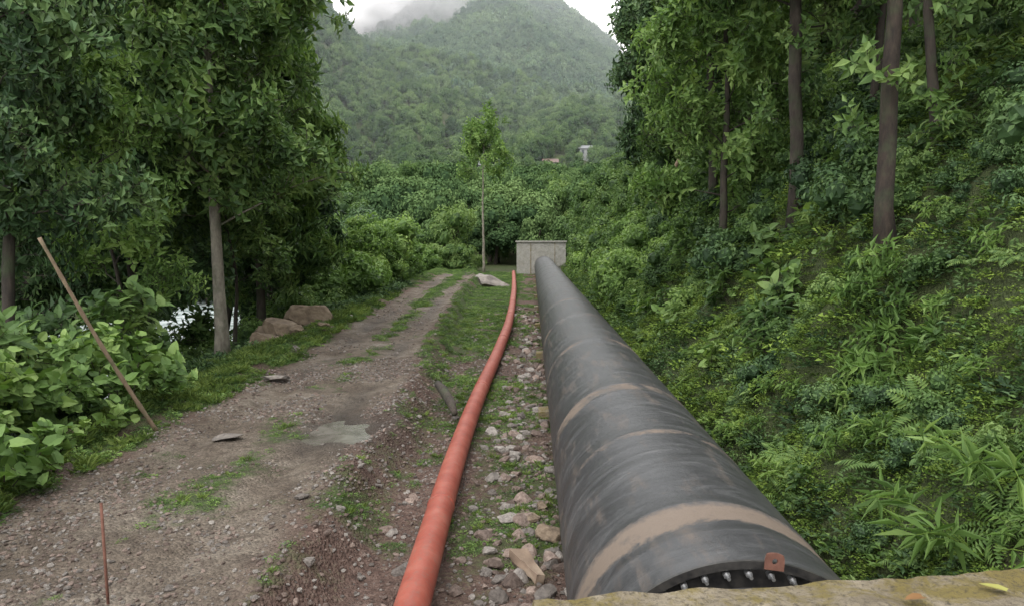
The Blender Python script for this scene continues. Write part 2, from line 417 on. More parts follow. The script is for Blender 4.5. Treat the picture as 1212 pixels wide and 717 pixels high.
def scatter(name, key, P, rot=None, scl=1., parent=None, real=False):
    P = np.asarray(P, float); n = len(P)
    if n == 0: return
    if rot is None: rot = np.stack([R.normal(0, .12, n), R.normal(0, .12, n), R.random(n)*6.28], 1)
    scl = np.asarray(scl, float)
    if scl.ndim < 2: scl = np.repeat(np.broadcast_to(scl, (n,))[:, None], 3, 1)
    me = bpy.data.meshes.new(name); me.vertices.add(n); me.vertices.foreach_set('co', P.astype(np.float32).ravel())
    me.attributes.new('rot', 'FLOAT_VECTOR', 'POINT').data.foreach_set('vector', rot.astype(np.float32).ravel())
    me.attributes.new('scl', 'FLOAT_VECTOR', 'POINT').data.foreach_set('vector', scl.astype(np.float32).ravel())
    me.attributes.new('idx', 'INT', 'POINT').data.foreach_set('value', R.integers(0, PC[key]['n'], n).astype(np.int32))
    if real: me.attributes.new('rnd', 'FLOAT', 'POINT').data.foreach_set('value', R.random(n).astype(np.float32))
    ob = obj(name, me, parent)
    if (key, real) not in GN: GN[(key, real)] = gn(PC[key], real)
    m = ob.modifiers.new('scatter', 'NODES'); m.node_group = GN[(key, real)]; return ob
def dir2rot(d):
    d = nrmz(d); return np.stack([np.arccos(np.clip(d[:, 2], -1, 1)), np.zeros(len(d)), np.arctan2(d[:, 0], -d[:, 1])], 1)

# ------------------------------------------------------------ trees
def tree(name, x, y, h, r, key, bark, start=.3, spread=2.6, limbs=22, sprigs=700, ss=.6, lean=(0, 0), curve=.3, up=.35, zb=None, trunk_sprigs=0, tr=None):
    z0 = float(gz(x, y)) if zb is None else zb
    e = empty(name, (x, y, z0-.15)); mb = MB()
    K = 14; tp = []
    ph = random.random()*6
    for i in range(K+1):
        t = i/K; tp.append(Vector((lean[0]*t*h+curve*math.sin(t*5+ph)*min(1, t*2.5)*.6+random.gauss(0, .02), lean[1]*t*h+curve*math.cos(t*3.7+ph)*t+random.gauss(0, .02), h*t)))
    rad = [r*(1.35 if i == 0 else 1)*(1-.85*i/K)*random.uniform(.93, 1.07) for i in range(K+1)]
    tube(mb, tp, rad, 12)
    P = []; D = []
    per = max(4, sprigs//limbs)
    for l in range(limbs):
        t = start+(1-start)*((l+.5)/limbs)**.9
        q = t*K; i = min(int(q), K-1); b = tp[i].lerp(tp[i+1], q-i)
        a = l*2.4+random.random()*.8; tt = (t-start)/(1-start)
        ln = spread*(.55+.6*math.sin(min(1, tt*1.1+.12)*math.pi))*random.uniform(.6, 1.25)*(1-.35*tt)
        d = Vector((math.cos(a), math.sin(a), up+random.uniform(-.2, .5)+tt*.5)).normalized()
        pts = [b]
        for s in range(1, 5):
            k = s/4; pts.append(b+d*ln*k+Vector((random.gauss(0, .08), random.gauss(0, .08), -.12*ln*k*k))*1)
        rb = max(.015, rad[i]*.26); tube(mb, pts, [rb, rb*.75, rb*.5, rb*.3, rb*.12], 6)
        subs = []
        for s in range(4):
            k = random.uniform(.3, .95); q2 = k*4; j = min(int(q2), 3); sb = pts[j].lerp(pts[j+1], q2-j)
            sd = (d+Vector((random.gauss(0, .7), random.gauss(0, .7), random.gauss(.1, .35)))).normalized()
            sl = ln*random.uniform(.25, .5); se = sb+sd*sl; tube(mb, [sb, sb.lerp(se, .5)+Vector((0, 0, .03)), se], [rb*.35, rb*.22, rb*.08], 5)
            subs.append((sb, se))
        segs = subs+[(pts[2], pts[4]), (pts[1], pts[3])]
        for s in range(per):
            sb, se = random.choice(segs); k = random.random()**.7
            pt = sb.lerp(se, .2+.85*k)+Vector((random.gauss(0, .13), random.gauss(0, .13), random.gauss(0, .1)))*spread*.45
            dd = ((se-sb).normalized()*.6+Vector((random.gauss(0, .6), random.gauss(0, .6), random.gauss(-.15, .4))))
            P.append(pt); D.append(dd)
    for s in range(trunk_sprigs):
        lo, hi = tr or (.08, start+.1)
        q = random.uniform(lo, hi)*K; i = int(q); b = tp[i].lerp(tp[i+1], q-i); a = random.random()*6.28
        P.append(b+Vector((math.cos(a), math.sin(a), 0))*random.random()*.5*(1 if tr else 0)); D.append(Vector((math.cos(a), math.sin(a), .1)))
    obj('trunk', mb.mesh('trunk', [bark], True), e)
    P = np.array([tuple(p) for p in P]); D = np.array([tuple(p) for p in D])
    scatter('foliage', key, P, dir2rot(D), ss*R.uniform(.65, 1.25, len(P)), e, True)
    return e
B = 'broadleaf_tree'
# left side
tree(B, -7.6, 16.8, 12.5, .17, 'sprig_mid', bark_pale, .25, 2.9, 28, 850, .85, (.0, 0), .1, trunk_sprigs=60, tr=(.27, .8))
tree(B, -10.4, 18.2, 13, .2, 'sprig_dark', bark_dark, .27, 3.0, 24, 700, .85, trunk_sprigs=30, tr=(.2, .6))
tree(B, -8.9, 11.5, 12, .12, 'sprig_dark', bark_dark, .33, 2.5, 22, 600, .7, trunk_sprigs=70, tr=(.22, .7))
tree(B, -13.2, 14.5, 13, .2, 'sprig_dark', bark_dark, .25, 3.2, 22, 650, .9)
tree(B, -9.6, 24.5, 14, .18, 'droop_mid', bark_dark, .16, 2.5, 26, 800, 1.0, trunk_sprigs=40, tr=(.1, .7))
tree(B, -11.6, 31, 13, .2, 'droop_dark', bark_dark, .12, 2.9, 26, 800, 1.1)
tree(B, -13.5, 24, 14, .22, 'sprig_mid', bark_dark, .2, 3.4, 24, 700, 1.1)
tree(B, -17, 19, 15, .22, 'sprig_dark', bark_dark, .2, 4, 24, 650, 1.15)
tree(B, -14.2, 40, 11, .2, 'sprig_mid', bark_dark, .1, 3.2, 22, 700, 1.2)
tree(B, -9.0, 20.5, 8, .07, 'sprig_mid', bark_dark, .3, 1.8, 16, 260, .75, (.06, 0), .5)
tree(B, -8.8, 14.0, 7, .06, 'sprig_bright', bark_dark, .35, 1.5, 14, 200, .6, (.1, -.02), .5)
# right side
tree('slope_tree', 4.5, 9.0, 11, .115, 'sprig_mid', bark_red, .3, 2.2, 24, 750, .55, (-.045, 0), .28, trunk_sprigs=10, tr=(.15, .35))
tree('slope_tree', 4.75, 12.8, 12, .13, 'sprig_mid', bark_dark, .27, 2.4, 26, 850, .65, (-.01, 0), .26, trunk_sprigs=30, tr=(.15, .6))
tree('slope_tree', 5.55, 9.9, 10, .075, 'sprig_bright', bark_dark, .34, 2.0, 20, 450, .5, (-.05, 0), .4, trunk_sprigs=6)
tree('slope_tree', 4.6, 17, 9, .1, 'sprig_bright', bark_dark, .1, 1.9, 24, 700, .7, (-.03, 0), .2)
tree('slope_tree', 5.6, 22, 12, .15, 'sprig_mid', bark_dark, .1, 2.3, 26, 850, .8, (-.02, 0), .2)
tree('slope_tree', 6.4, 30, 14, .2, 'sprig_dark', bark_dark, .08, 2.7, 28, 950, 1.0, (-.02, 0))
tree('slope_tree', 7.4, 40, 14, .2, 'sprig_dark', bark_dark, .06, 2.6, 28, 900, 1.2)
tree('slope_tree', 8.3, 16, 12, .14, 'sprig_mid', bark_dark, .3, 2.6, 22, 550, .75)
tree('slope_tree', 7.4, 7.8, 10, .12, 'sprig_mid', bark_dark, .4, 2.4, 20, 500, .65)
tree('slope_tree', 6.2, 13.2, 11, .085, 'sprig_dark', bark_dark, .35, 2.0, 20, 400, .6, (.02, 0), .3)
# slender tree beyond the road
tree('slender_tree', -4.1, 60, 12.4, .13, 'sprig_bright', bark_pale, .68, 2.6, 16, 120, 1.2, (0, 0), .1, .1)

# backing woods
def pts_on(n, x0, x1, y0, y1, cond=None):
    x = R.uniform(x0, x1, n); y = R.uniform(y0, y1, n)
    if cond is not None:
        m = cond(x, y); x = x[m]; y = y[m]
    return x, y
houses = [(17.2, 230, 3.8, 5, 1), (13.6, 212, 3.5, 4, 1), (5.6, 215, 4.0, 4, 1), (-14.3, 220, 4.5, 4, 1)]
def vis(x, y):
    k = np.ones(len(x), bool)
    for hx, hy, w_, *_ in houses: k &= ~((np.abs(x-hx*y/hy) < w_/2+.9) & (y > hy*.85) & (y < hy+3))
    return k
e = empty('riverside_woods')
x, y = pts_on(50, -50, -34, 10, 90)
s = R.uniform(3, 4.6, len(x)); scatter('trees_far_bank', 'crown_mid', np.stack([x, y, gz(x, y)+s*1.3], 1), None, s, e)
x, y = pts_on(24, -22, -13, 28, 80, lambda x, y: (x < road_c(y)-9))
s = R.uniform(2.2, 3.2, len(x)); scatter('trees_dark', 'crown_dark', np.stack([x, y, gz(x, y)+s*1.9], 1), None, s, e)
x, y = pts_on(26, -17, -9, 36, 62, lambda x, y: x < road_c(y)-4.5)
s = R.uniform(1.3, 2.2, len(x)); scatter('trees_mid', 'crown_mid', np.stack([x, y, gz(x, y)+s*1.1], 1), None, s, e)
e = empty('hillside_woods')
x, y = pts_on(60, 10, 34, 3, 75, lambda x, y: (x > base_r(y)+8))
s = R.uniform(2.0, 3.2, len(x)); scatter('trees', 'crown_mid', np.stack([x, y, gz(x, y)+s*1.9], 1), None, s, e)
x, y = pts_on(36, 5, 12, 28, 75, lambda x, y: (x > base_r(y)+2.2))
s = R.uniform(1.2, 2.2, len(x)); scatter('small_trees', 'crown_mid', np.stack([x, y, gz(x, y)+s*1.0], 1), None, s, e)
e = empty('valley_forest')
x, y = pts_on(650, -60, 45, 64, 150, lambda x, y: ~((np.abs(x+4.1) < 2) & (y < 66)) & (x > -.5*y) & (x < .35*y))
s = R.uniform(1.5, 3.3, len(x))*np.interp(y, [60, 80], [.72, 1]); m = R.random(len(x)) < .5
P = np.stack([x, y, gz(x, y)+s*1.25], 1); sc3 = np.stack([s, s, s*R.uniform(.85, 1.4, len(s))], 1)
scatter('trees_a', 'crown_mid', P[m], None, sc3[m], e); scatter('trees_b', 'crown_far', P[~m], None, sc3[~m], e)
x, y = pts_on(4200, -150, 110, 140, 340, lambda x, y: (x > -.48*y) & (x < .3*y) & vis(x, y))
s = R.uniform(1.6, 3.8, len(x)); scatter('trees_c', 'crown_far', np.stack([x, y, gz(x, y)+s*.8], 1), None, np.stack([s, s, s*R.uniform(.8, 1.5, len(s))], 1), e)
x = R.uniform(-11, -4.6, 26); y = R.uniform(61, 66, 26); s = R.uniform(.7, 1.5, 26)
scatter('end_bushes', 'shrub_mid', np.stack([x, y, gz(x, y)+s*.6], 1), None, s, e)
x, y = pts_on(85000, -330, 200, 300, 760, lambda x, y: (x > -.45*y) & (x < .27*y))
s = R.uniform(1.2, 2.7, len(x))*(1+.5*(R.random(len(x)) > .85)); s *= 1+.35*fbm(x/15, y/15, 2, 5)
h1_, h2_, h3_ = hill_parts(x, y); m = h2_ > h1_
P = np.stack([x, y, gz(x, y)+s*.35], 1); S3 = np.stack([s, s, s*R.uniform(.8, 1.7, len(s))], 1)
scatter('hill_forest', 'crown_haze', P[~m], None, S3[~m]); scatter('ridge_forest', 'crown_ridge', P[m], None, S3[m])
# roadside bushes
clear = lambda x, y: ~((x > -8.6) & (y > 14.5) & (y < 25))
e = empty('roadside_bushes')
x, y = pts_on(60, -13, -6.5, 26, 60, lambda x, y: (x < road_c(y)-road_hw(y)-1.5))
s = R.uniform(.8, 1.6, len(x)); scatter('bright', 'shrub_bright', np.stack([x, y, gz(x, y)+s*.6], 1), None, s, e)
x, y = pts_on(70, -14, -6.5, 20, 60, lambda x, y: (x < road_c(y)-road_hw(y)-2) & clear(x, y))
s = R.uniform(.5, 1.1, len(x)); scatter('mid', 'shrub_mid', np.stack([x, y, gz(x, y)+s*.4], 1), None, s, e)
x = R.uniform(-9.8, -7.8, 18); y = R.uniform(34, 46, 18); s = R.uniform(.9, 1.6, 18)
scatter('big', 'shrub_bright', np.stack([x, y, gz(x, y)+R.uniform(.8, 3.4, 18)], 1), None, s, e)
# left leafy plants
e = empty('broadleaf_plants')
x, y = pts_on(420, -9.5, -4.5, 5.0, 11.5, lambda x, y: (x < np.interp(y, [5, 7, 8.5, 11.5], [-4.75, -5.15, -5.5, -5.6])+.5*fbm(y*.8, x*.1, 2, 40)) & (fbm(x*1.2, y*1.2, 2, 41) > -.3))
d = R.normal(0, .5, (len(x), 3)); d[:, 2] = 1; d[:, 0] += .35
hgt = R.uniform(0, 1, len(x))*np.clip((-5.2-x)*.9, .06, 1.25)
scatter('leafy', 'bigleaf', np.stack([x, y, gz(x, y)+hgt], 1), dir2rot(d), R.uniform(.24, .68, len(x)), e, True)
x, y = pts_on(180, -11, -6.8, 7.5, 13)
d = R.normal(0, .5, (len(x), 3)); d[:, 2] = 1; d[:, 0] += .35
scatter('leafy_mid', 'bigleaf_mid', np.stack([x, y, gz(x, y)+R.uniform(0, 1.5, len(x))], 1), dir2rot(d), R.uniform(.45, .8, len(x)), e, True)
# ground cover
e = empty('ground_cover')
def gc(name, key, n, x0, x1, y0, y1, s0, s1, thr=.5, cond=None, dz=0., hz=1., real=False):
    x, y = pts_on(n, x0, x1, y0, y1, cond)
    g = green(x, y); m = g > thr+R.random(len(x))*.35-.1
    x = x[m]; y = y[m]; s = R.uniform(s0, s1, len(x))
    scatter(name, key, np.stack([x, y, gz(x, y)+dz], 1), None, np.stack([s, s, s*hz], 1), e, real)
off = lambda x, y: ~((x > .35) & (x < 2.0))
rocks_clear = lambda x, y: ~((np.abs(x+7.1) < .8) & (y > 17.2) & (y < 22.8))
vl = lambda x, y: (x < road_c(y)-road_hw(y)*.95) & rocks_clear(x, y)
gc('weeds_near', 'tuft_mid', 7500, -6.8, .6, 3.5, 16, .02, .065, .5, off)
gc('weeds_near2', 'tuft_bright', 6000, -6.8, .6, 3.5, 16, .015, .07, .52, off)
gc('weeds_far', 'tuft_mid', 8000, -8.5, .8, 14, 62, .06, .16, .5, lambda x, y: off(x, y) & rocks_clear(x, y))
gc('weeds_far2', 'tuft_bright', 3500, -8.5, .8, 14, 62, .06, .14, .5, lambda x, y: off(x, y) & rocks_clear(x, y))
gc('grass_blades', 'grass', 5000, -6.8, .6, 3.5, 30, .03, .10, .6, off)
gc('verge_left', 'tuft_mid', 4000, -8, -4.9, 4, 30, .06, .16, .6, vl)
gc('verge_bright', 'tuft_bright', 2600, -8, -4.9, 4, 30, .05, .15, .6, vl)
gc('verge_grass', 'grass', 3000, -7.5, -4.9, 4, 34, .06, .2, .6, vl)
gc('left_bank', 'tuft_dark', 3500, -14, -6.8, 4, 40, .15, .4, .4, rocks_clear)
gc('left_bank2', 'shrub_dark', 100, -14, -8, 5, 34, .3, .7, .3, clear)
# right slope
patch = lambda x, y: fbm(x*1.1, y*1.1, 3, 120) > -.22
gc('slope_moss', 'tuft_moss', 13000, 2.05, 7.5, 2.5, 24, .08, .18, .3, patch, 0, 1, True)
gc('slope_mid', 'tuft_mid', 5500, 2.15, 9, 2.5, 34, .07, .2, .45, None, 0, 1, True)
gc('slope_dark', 'tuft_dark', 4000, 2.2, 10, 2.5, 34, .10, .26, .45, lambda x, y: ~patch(x, y) | (R.random(len(x)) < .4), 0, 1, True)
gc('slope_bright', 'tuft_bright', 3000, 2.2, 10, 2.5, 34, .08, .2, .5, None, 0, 1, True)
gc('slope_far', 'tuft_mid', 3500, 2.3, 12, 20, 62, .2, .42, .3)
gc('slope_far_moss', 'tuft_moss', 4000, 2.3, 14, 8, 62, .2, .42, .3)
e = empty('slope_shrubs')
def shr(name, key, n, x0, x1, y0, y1, s0, s1, dz=.4, cond=None):
    x, y = pts_on(n, x0, x1, y0, y1, cond); s = R.uniform(s0, s1, len(x))
    scatter(name, key, np.stack([x, y, gz(x, y)+s*dz], 1), None, s, e)
mossy = lambda x, y: ~((y < 9.5) & (x < 5.4))
shr('shrubs_dark', 'shrub_dark', 80, 3.3, 9, 5, 34, .3, .7, .4, mossy)
shr('shrubs_mid', 'shrub_mid', 120, 3.0, 9, 5, 40, .25, .65, .4, mossy)
shr('shrubs_near', 'shrub_dark', 24, 2.6, 5.4, 3.6, 9.5, .15, .34)
shr('shrubs_near_mid', 'shrub_mid', 20, 2.6, 5.4, 4.2, 9.5, .15, .34)
shr('shrubs_bright', 'shrub_bright', 110, 2.9, 10, 10, 55, .25, .7)
shr('shrubs_far', 'shrub_mid', 80, 3.2, 9, 25, 62, .7, 1.4)
shr('shrubs_far_bright', 'shrub_bright', 60, 3.0, 6, 16, 60, .5, 1.1)
for nm, key, n, a, b, c, dd, s0, s1 in (('leafy', 'bigleaf_mid', 150, 3.0, 8, 9.5, 26, .35, .7), ('leafy_small', 'bigleaf_mid', 70, 2.4, 6, 3.6, 10, .1, .28), ('leafy_bright', 'bigleaf', 60, 3.0, 7, 10, 28, .3, .6), ('drooping', 'droop_mid', 80, 2.9, 7, 9, 26, .3, .7), ('drooping_small', 'droop_bright', 40, 2.5, 6, 3.8, 9.5, .14, .34), ('ferns', 'fern', 60, 2.4, 7, 3.5, 22, .15, .42), ('ferns_mid', 'fern_mid', 90, 2.4, 7, 3.5, 22, .15, .45)):
    x, y = pts_on(n, a, b, c, dd); n = len(x); d = R.normal(0, .35, (n, 3)); d[:, 2] = .8; d[:, 0] -= .5
    scatter(nm, key, np.stack([x, y, gz(x, y)+.05], 1), dir2rot(d), R.uniform(s0, s1, n), e)
x = R.uniform(3.45, 4.35, 24); y = R.uniform(7.4, 8.4, 24); d = R.normal(0, .6, (24, 3)); d[:, 2] = .5; d[:, 0] -= .3; d[:, 1] -= .3
es = empty('leafy_shrub'); scatter('leaves', 'droop_bright', np.stack([x, y, gz(x, y)+R.uniform(0, .25, 24)], 1), dir2rot(d), R.uniform(.3, .55, 24), es)
def bamboo(x, y, sc):
    mb = MB(); z = float(gz(x, y))
    for s in range(6):
        a = R.uniform(2.2, 4.6); d0 = np.array([math.cos(a)*.7, math.sin(a)*.7-.1, .8]); ln = R.uniform(.5, .9)*sc
        k = np.linspace(0, 1, 7); pts = d0*k[:, None]*ln-np.array([0, 0, 1])*(k**2)[:, None]*ln*.45
        tube(mb, pts, list(.005-.003*k), 5, 1)
        for j in range(3, 7):
            dirs = nrmz(R.normal(0, .6, (3, 3))+d0*.5-np.array([0, 0, .35])); leaves(mb, np.repeat(pts[j:j+1], 3, 0), dirs, R.uniform(.14, .26, 3)*sc, .026*sc, droop=.3)
    o = obj('bamboo_shoot', mb.mesh('bamboo', [LM['bright'], LM['moss']]), None, (x, y, z)); return o
bamboo(2.95, 4.5, 1.1); bamboo(3.3, 4.9, 1.0); bamboo(3.3, 6.3, .6)

# stones
e = empty('gravel')
def peb(name, key, n, x0, x1, y0, y1, s0, s1, cond=None, parent=e, pw=3):
    x, y = pts_on(n, x0, x1, y0, y1, cond); s = s0+(s1-s0)*R.random(len(x))**pw
    rot = R.random((len(x), 3))*6.28
    rot[:, :2] *= .08
    scatter(name, key, np.stack([x, y, gz(x, y)+s*.15], 1), rot, s, parent)
nopud = lambda x, y: ~((np.abs(x+2.66) < .45) & (np.abs(y-9.75) < .55))
on = lambda x, y: (np.abs(x-road_c(y)) < road_hw(y)*1.05) & (fbm(x*1.3, y*.8, 3, 90) > -.3+.6*R.random(len(x))) & nopud(x, y)
peb('road_pebbles', 'pebble', 36000, -5.6, -1.8, 3.6, 16, .008, .042, on)
peb('road_pebbles_far', 'pebble', 7000, -7, -2.5, 16, 40, .015, .055, on)
peb('bank_pebbles', 'pebble', 9000, -2.4, .5, 3.6, 18, .01, .045, nopud)
peb('trench_stones', 'stone', 520, -.7, .42, 4, 30, .03, .15)
peb('trench_debris', 'stone', 150, -.5, .3, 5, 13, .04, .13, None, e, 1.5)
peb('bank_stones', 'stone', 240, -2.0, -1.1, 4, 30, .03, .10)
peb('road_stones', 'stone', 150, -5.4, -2, 4, 25, .02, .07, on)
peb('edge_stones', 'stone', 60, -7.2, -5.0, 6, 30, .06, .2, lambda x, y: np.abs(x-(road_c(y)-road_hw(y)-.15)) < .4, e, 1.5)
peb('trench_rubble', 'stone', 110, -.35, .3, 11, 26, .05, .16, None, e, 1.5)
def boulder(name, x, y, s, seed, flat=.6, rz=0, mat=stone_tan, dz=.25, asp=1.):
    obj(name, rock_mesh(name, seed, mat, flat, 4), None, (x, y, float(gz(x, y))+s*dz), (.1, .08, rz), (s*asp, s, s))
boulder('boulder', -7.0, 22.0, .74, 3, .65, .3, dz=.3, asp=1.15)
boulder('boulder', -7.2, 19.8, .60, 5, .75, 1.2, dz=.3, asp=1.1)
boulder('boulder', -6.9, 17.9, .44, 8, .65, .6, dz=.3)
boulder('boulder', -7.9, 20.6, .5, 9, .7, 2, dz=.4)
boulder('boulder', -6.5, 19.2, .26, 29, .6, 2, dz=.3)
boulder('boulder', -6.2, 20.6, .2, 31, .6, 1, dz=.3)
boulder('boulder', -8.2, 15.3, .45, 19, .7, 2)
boulder('boulder', -2.6, 44, .9, 12, .55, .5, stone_grey, asp=1.5)
boulder('boulder', -3.4, 49, .8, 14, .5, .1, stone_grey)
for i, (x, y, s, m, fl) in enumerate([(.24, 6.9, .17, stone_tan, .8), (-.26, 7.3, .13, stone_grey, .45), (.0, 7.35, .12, stone_tan, .45), (.12, 7.7, .1, stone_tan, .6), (-4.9, 13.2, .3, stone_grey, .2), (-4.15, 9.3, .19, stone_grey, .3), (.1, 5.75, .13, stone_grey, .5), (-.35, 8.6, .12, stone_red, .5), (.05, 9.3, .13, stone_red, .5), (-.1, 5.1, .1, stone_tan, .5), (-1.15, 6.2, .09, stone_grey, .5),(-5.3, 6.4, .08, stone_grey, .5), (-6.2, 9.0, .13, stone_tan, .6), (-1.5, 7.0, .1, stone_red, .5), (-2.4, 7.1, .08, stone_grey, .4)]):
    boulder('rock', x, y, s, 20+i, fl, i*.7, m, .2, 1.15)
bm = bmesh.new(); bmesh.ops.create_cube(bm, size=1); bmesh.ops.subdivide_edges(bm, edges=bm.edges[:], cuts=5, use_grid_fill=True)
for v in bm.verts:
    v.co = Vector((v.co.x*.13*(1+.5*v.co.y), v.co.y*.42, v.co.z*.08)); v.co += Vector(mnoise.noise_vector(v.co*7))*.025
me = bpy.data.meshes.new('slab'); bm.to_mesh(me); bm.free()
me.materials.append(stonemat('broken_slab', (.14, .10, .07), (.24, .17, .12), (.33, .26, .19), False)); obj('broken_stone_slab', me, None, (-.02, 6.15, -2.97), (.2, .1, .55))
mb = MB(); tube(mb, [(-1.75, 12.9, -2.72), (-1.55, 12.2, -2.7), (-1.35, 11.6, -2.78), (-1.25, 11.2, -2.85)], [.07, .09, .08, .05], 10); obj('fallen_log', mb.mesh('log', [bark_dark], True))

# puddle & river
wm, nt, p, o = newmat('muddy_water'); n = noise(nt, objc(nt), 3, 4, .6, .5); L(nt, ramp(nt, n, [(.35, (.10, .09, .075)), (.65, (.20, .185, .16))]), p.inputs['Base Color']); p.inputs['Roughness'].default_value = .08; p.inputs['IOR'].default_value = 1.8
mb = MB(); V = [(0, 0, 0)]+[(math.cos(a)*.6, math.sin(a)*.8, 0) for a in np.linspace(0, 2*math.pi, 49)[:-1]]
mb.add(V, [(0, i+1, (i+1) % 48+1) for i in range(48)]); obj('puddle', mb.mesh('puddle', [wm]), None, (-2.66, 9.75, -2.789))
rm, nt, p, o = newmat('river_water'); n = noise(nt, objc(nt), 1.2, 8, .7)
L(nt, ramp(nt, n, [(.4, (.22, .28, .26)), (.6, (.7, .75, .75))]), p.inputs['Base Color']); p.inputs['Roughness'].default_value = .25; bump(nt, p, n, .6, .2)
mb = MB(); V = []; F = []
for i, yy in enumerate(np.linspace(-10, 110, 40)):
    c = float(road_c(yy)); V += [(c-9.5, yy, -6.25), (c-31, yy, -6.25)]
    if i: F.append((2*i-2, 2*i, 2*i+1, 2*i-1))
mb.add(V, F); obj('river', mb.mesh('river', [rm]))

# ------------------------------------------------------------ black pipeline
PX, PZ, PR, PY0, PY1 = 1.04, -2.33, .80, 3.25, 58.6
bm_, nt, p, o = newmat('black_coated_steel'); oc = objc(nt)
mp = N(nt, 'ShaderNodeMapping'); mp.inputs['Scale'].default_value = (1.0, 3.2, 1.0); L(nt, oc, mp.inputs[0])
mp2 = N(nt, 'ShaderNodeMapping'); mp2.inputs['Scale'].default_value = (2.5, .5, 2.5); L(nt, oc, mp2.inputs[0])
na = noise(nt, mp.outputs[0], 1.6, 8, .68, 1.2); nb = noise(nt, oc, 1.3, 6, .65, .8); nc = noise(nt, oc, 22, 5, .7); ndd = noise(nt, mp2.outputs[0], 3, 6, .6)
sep = N(nt, 'ShaderNodeSeparateXYZ'); L(nt, oc, sep.inputs[0])
yw = math_(nt, 'ADD', sep.outputs['Y'], math_(nt, 'MULTIPLY', math_(nt, 'SUBTRACT', nb, .5), .3))
yn = math_(nt, 'DIVIDE', yw, 20.0)
stops = [(0., 0)]
def bandst(c, w, v):
    a = (c-w/2)/20; b = (c+w/2)/20; e_ = .0018
    return [(a-e_, 0), (a+e_, v), (b-e_, v), (b+e_, 0)]
for c, w, v in ((3.84, .31, .82), (5.5, .2, .55), (7.2, .36, .6), (10.7, .3, .54), (14.2, .35, .52), (17.7, .35, .52)): stops += bandst(c, w, v)
band = ramp(nt, yn, stops)
base = ramp(nt, na, [(.25, (.026, .026, .027)), (.5, (.044, .044, .046)), (.62, (.066, .066, .068)), (.78, (.12, .117, .115))])
nbm = math_(nt, 'ADD', math_(nt, 'SUBTRACT', nb, .5), math_(nt, 'MULTIPLY', math_(nt, 'SUBTRACT', nc, .5), .35))
dust = ramp(nt, math_(nt, 'ADD', band, math_(nt, 'MULTIPLY', nbm, 1.6)), [(.42, 0), (.72, .85)])
dust = math_(nt, 'MULTIPLY', dust, ramp(nt, band, [(0, 0), (.3, 1)]))
dust2 = math_(nt, 'MULTIPLY', ramp(nt, ndd, [(.52, 0), (.70, .45)]), ramp(nt, nc, [(.35, .3), (.6, 1)]))
spots = ramp(nt, noise(nt, oc, 35, 3, .8), [(.65, 0), (.71, .7)])
df = math_(nt, 'MAXIMUM', math_(nt, 'MAXIMUM', dust, dust2), math_(nt, 'MULTIPLY', spots, ramp(nt, nb, [(.46, 0), (.58, 1)])))
L(nt, mix(nt, df, base, (.175, .132, .10)), p.inputs['Base Color'])
L(nt, ramp(nt, math_(nt, 'ADD', math_(nt, 'MULTIPLY', df, .5), math_(nt, 'MULTIPLY', na, .5)), [(.1, .34), (.6, .72)]), p.inputs['Roughness'])
bump(nt, p, math_(nt, 'ADD', nc, math_(nt, 'MULTIPLY', na, 2)), .35, .012)
pipe = empty('penstock_pipeline')
seg = 96
seams = [3.60, 4.0, 5.56, 7.02, 7.38]+[10.7+3.5*i for i in range(14)]
yv = set(np.arange(PY0, PY1, .5))
for s in seams: yv |= {s-.03, s-.012, s, s+.012, s+.03}
yv |= {PY0, PY1}
yv = sorted(v for v in yv if PY0 <= v <= PY1)
V = []; F = []
for y in yv:
    r = PR+(.004 if any(abs(y-s) < .02 for s in seams) else 0)
    for k in range(seg):
        a = 2*math.pi*k/seg; V.append((PX+math.cos(a)*r, y, PZ+math.sin(a)*r))
for i in range(len(yv)-1):
    for k in range(seg): k2 = (k+1) % seg; F.append((i*seg+k, i*seg+k2, (i+1)*seg+k2, (i+1)*seg+k))
mb = MB(); mb.add(V, F); obj('shell', mb.mesh('shell', [bm_], True), pipe)
def ring(mb, y0, y1, ri, ro, mi=0, seg=96):
    V = []; F = []
    for k in range(seg):
        a = 2*math.pi*k/seg; c = math.cos(a); s = math.sin(a)
        for yy, r in ((y0, ro), (y1, ro), (y1, ri), (y0, ri)): V.append((PX+c*r, yy, PZ+s*r))
    for k in range(seg):
        b = 4*k; n = 4*((k+1) % seg)
        for j in range(4): F.append((b+j, b+(j+1) % 4, n+(j+1) % 4, n+j))
    mb.add(V, F, .5, mi)
flm, nt, p, o = newmat('flange_black_paint'); n = noise(nt, objc(nt), 20, 5)
L(nt, ramp(nt, n, [(.3, (.012, .012, .013)), (.7, (.06, .055, .05))]), p.inputs['Base Color']); p.inputs['Roughness'].default_value = .5
stl, nt, p, o = newmat('galvanised_steel'); p.inputs['Base Color'].default_value = (.5, .5, .5, 1); p.inputs['Metallic'].default_value = .8; p.inputs['Roughness'].default_value = .35
mb = MB(); ring(mb, PY0-.02, PY0-.002, .765, .806); ring(mb, PY0+.02, PY0+.05, .62, .763); ring(mb, PY0-.10, PY0-.07, .60, .70)
obj('flange', mb.mesh('flange', [flm]), pipe)
mb = MB()
for k in range(44):
    a = 2*math.pi*k/44; c, s = PX+math.cos(a)*.735, PZ+math.sin(a)*.735
    tube(mb, [(c, PY0-.05, s), (c, PY0+.03, s)], [.009, .009], 8)
    tube(mb, [(c, PY0-.015, s), (c, PY0+.019, s)], [.018, .018], 6)
obj('bolts', mb.mesh('bolts', [stl]), pipe)
rust, nt, p, o = newmat('rusty_iron'); n = noise(nt, objc(nt), 18, 6)
L(nt, ramp(nt, n, [(.3, (.09, .035, .022)), (.7, (.18, .08, .055))]), p.inputs['Base Color']); p.inputs['Roughness'].default_value = .85
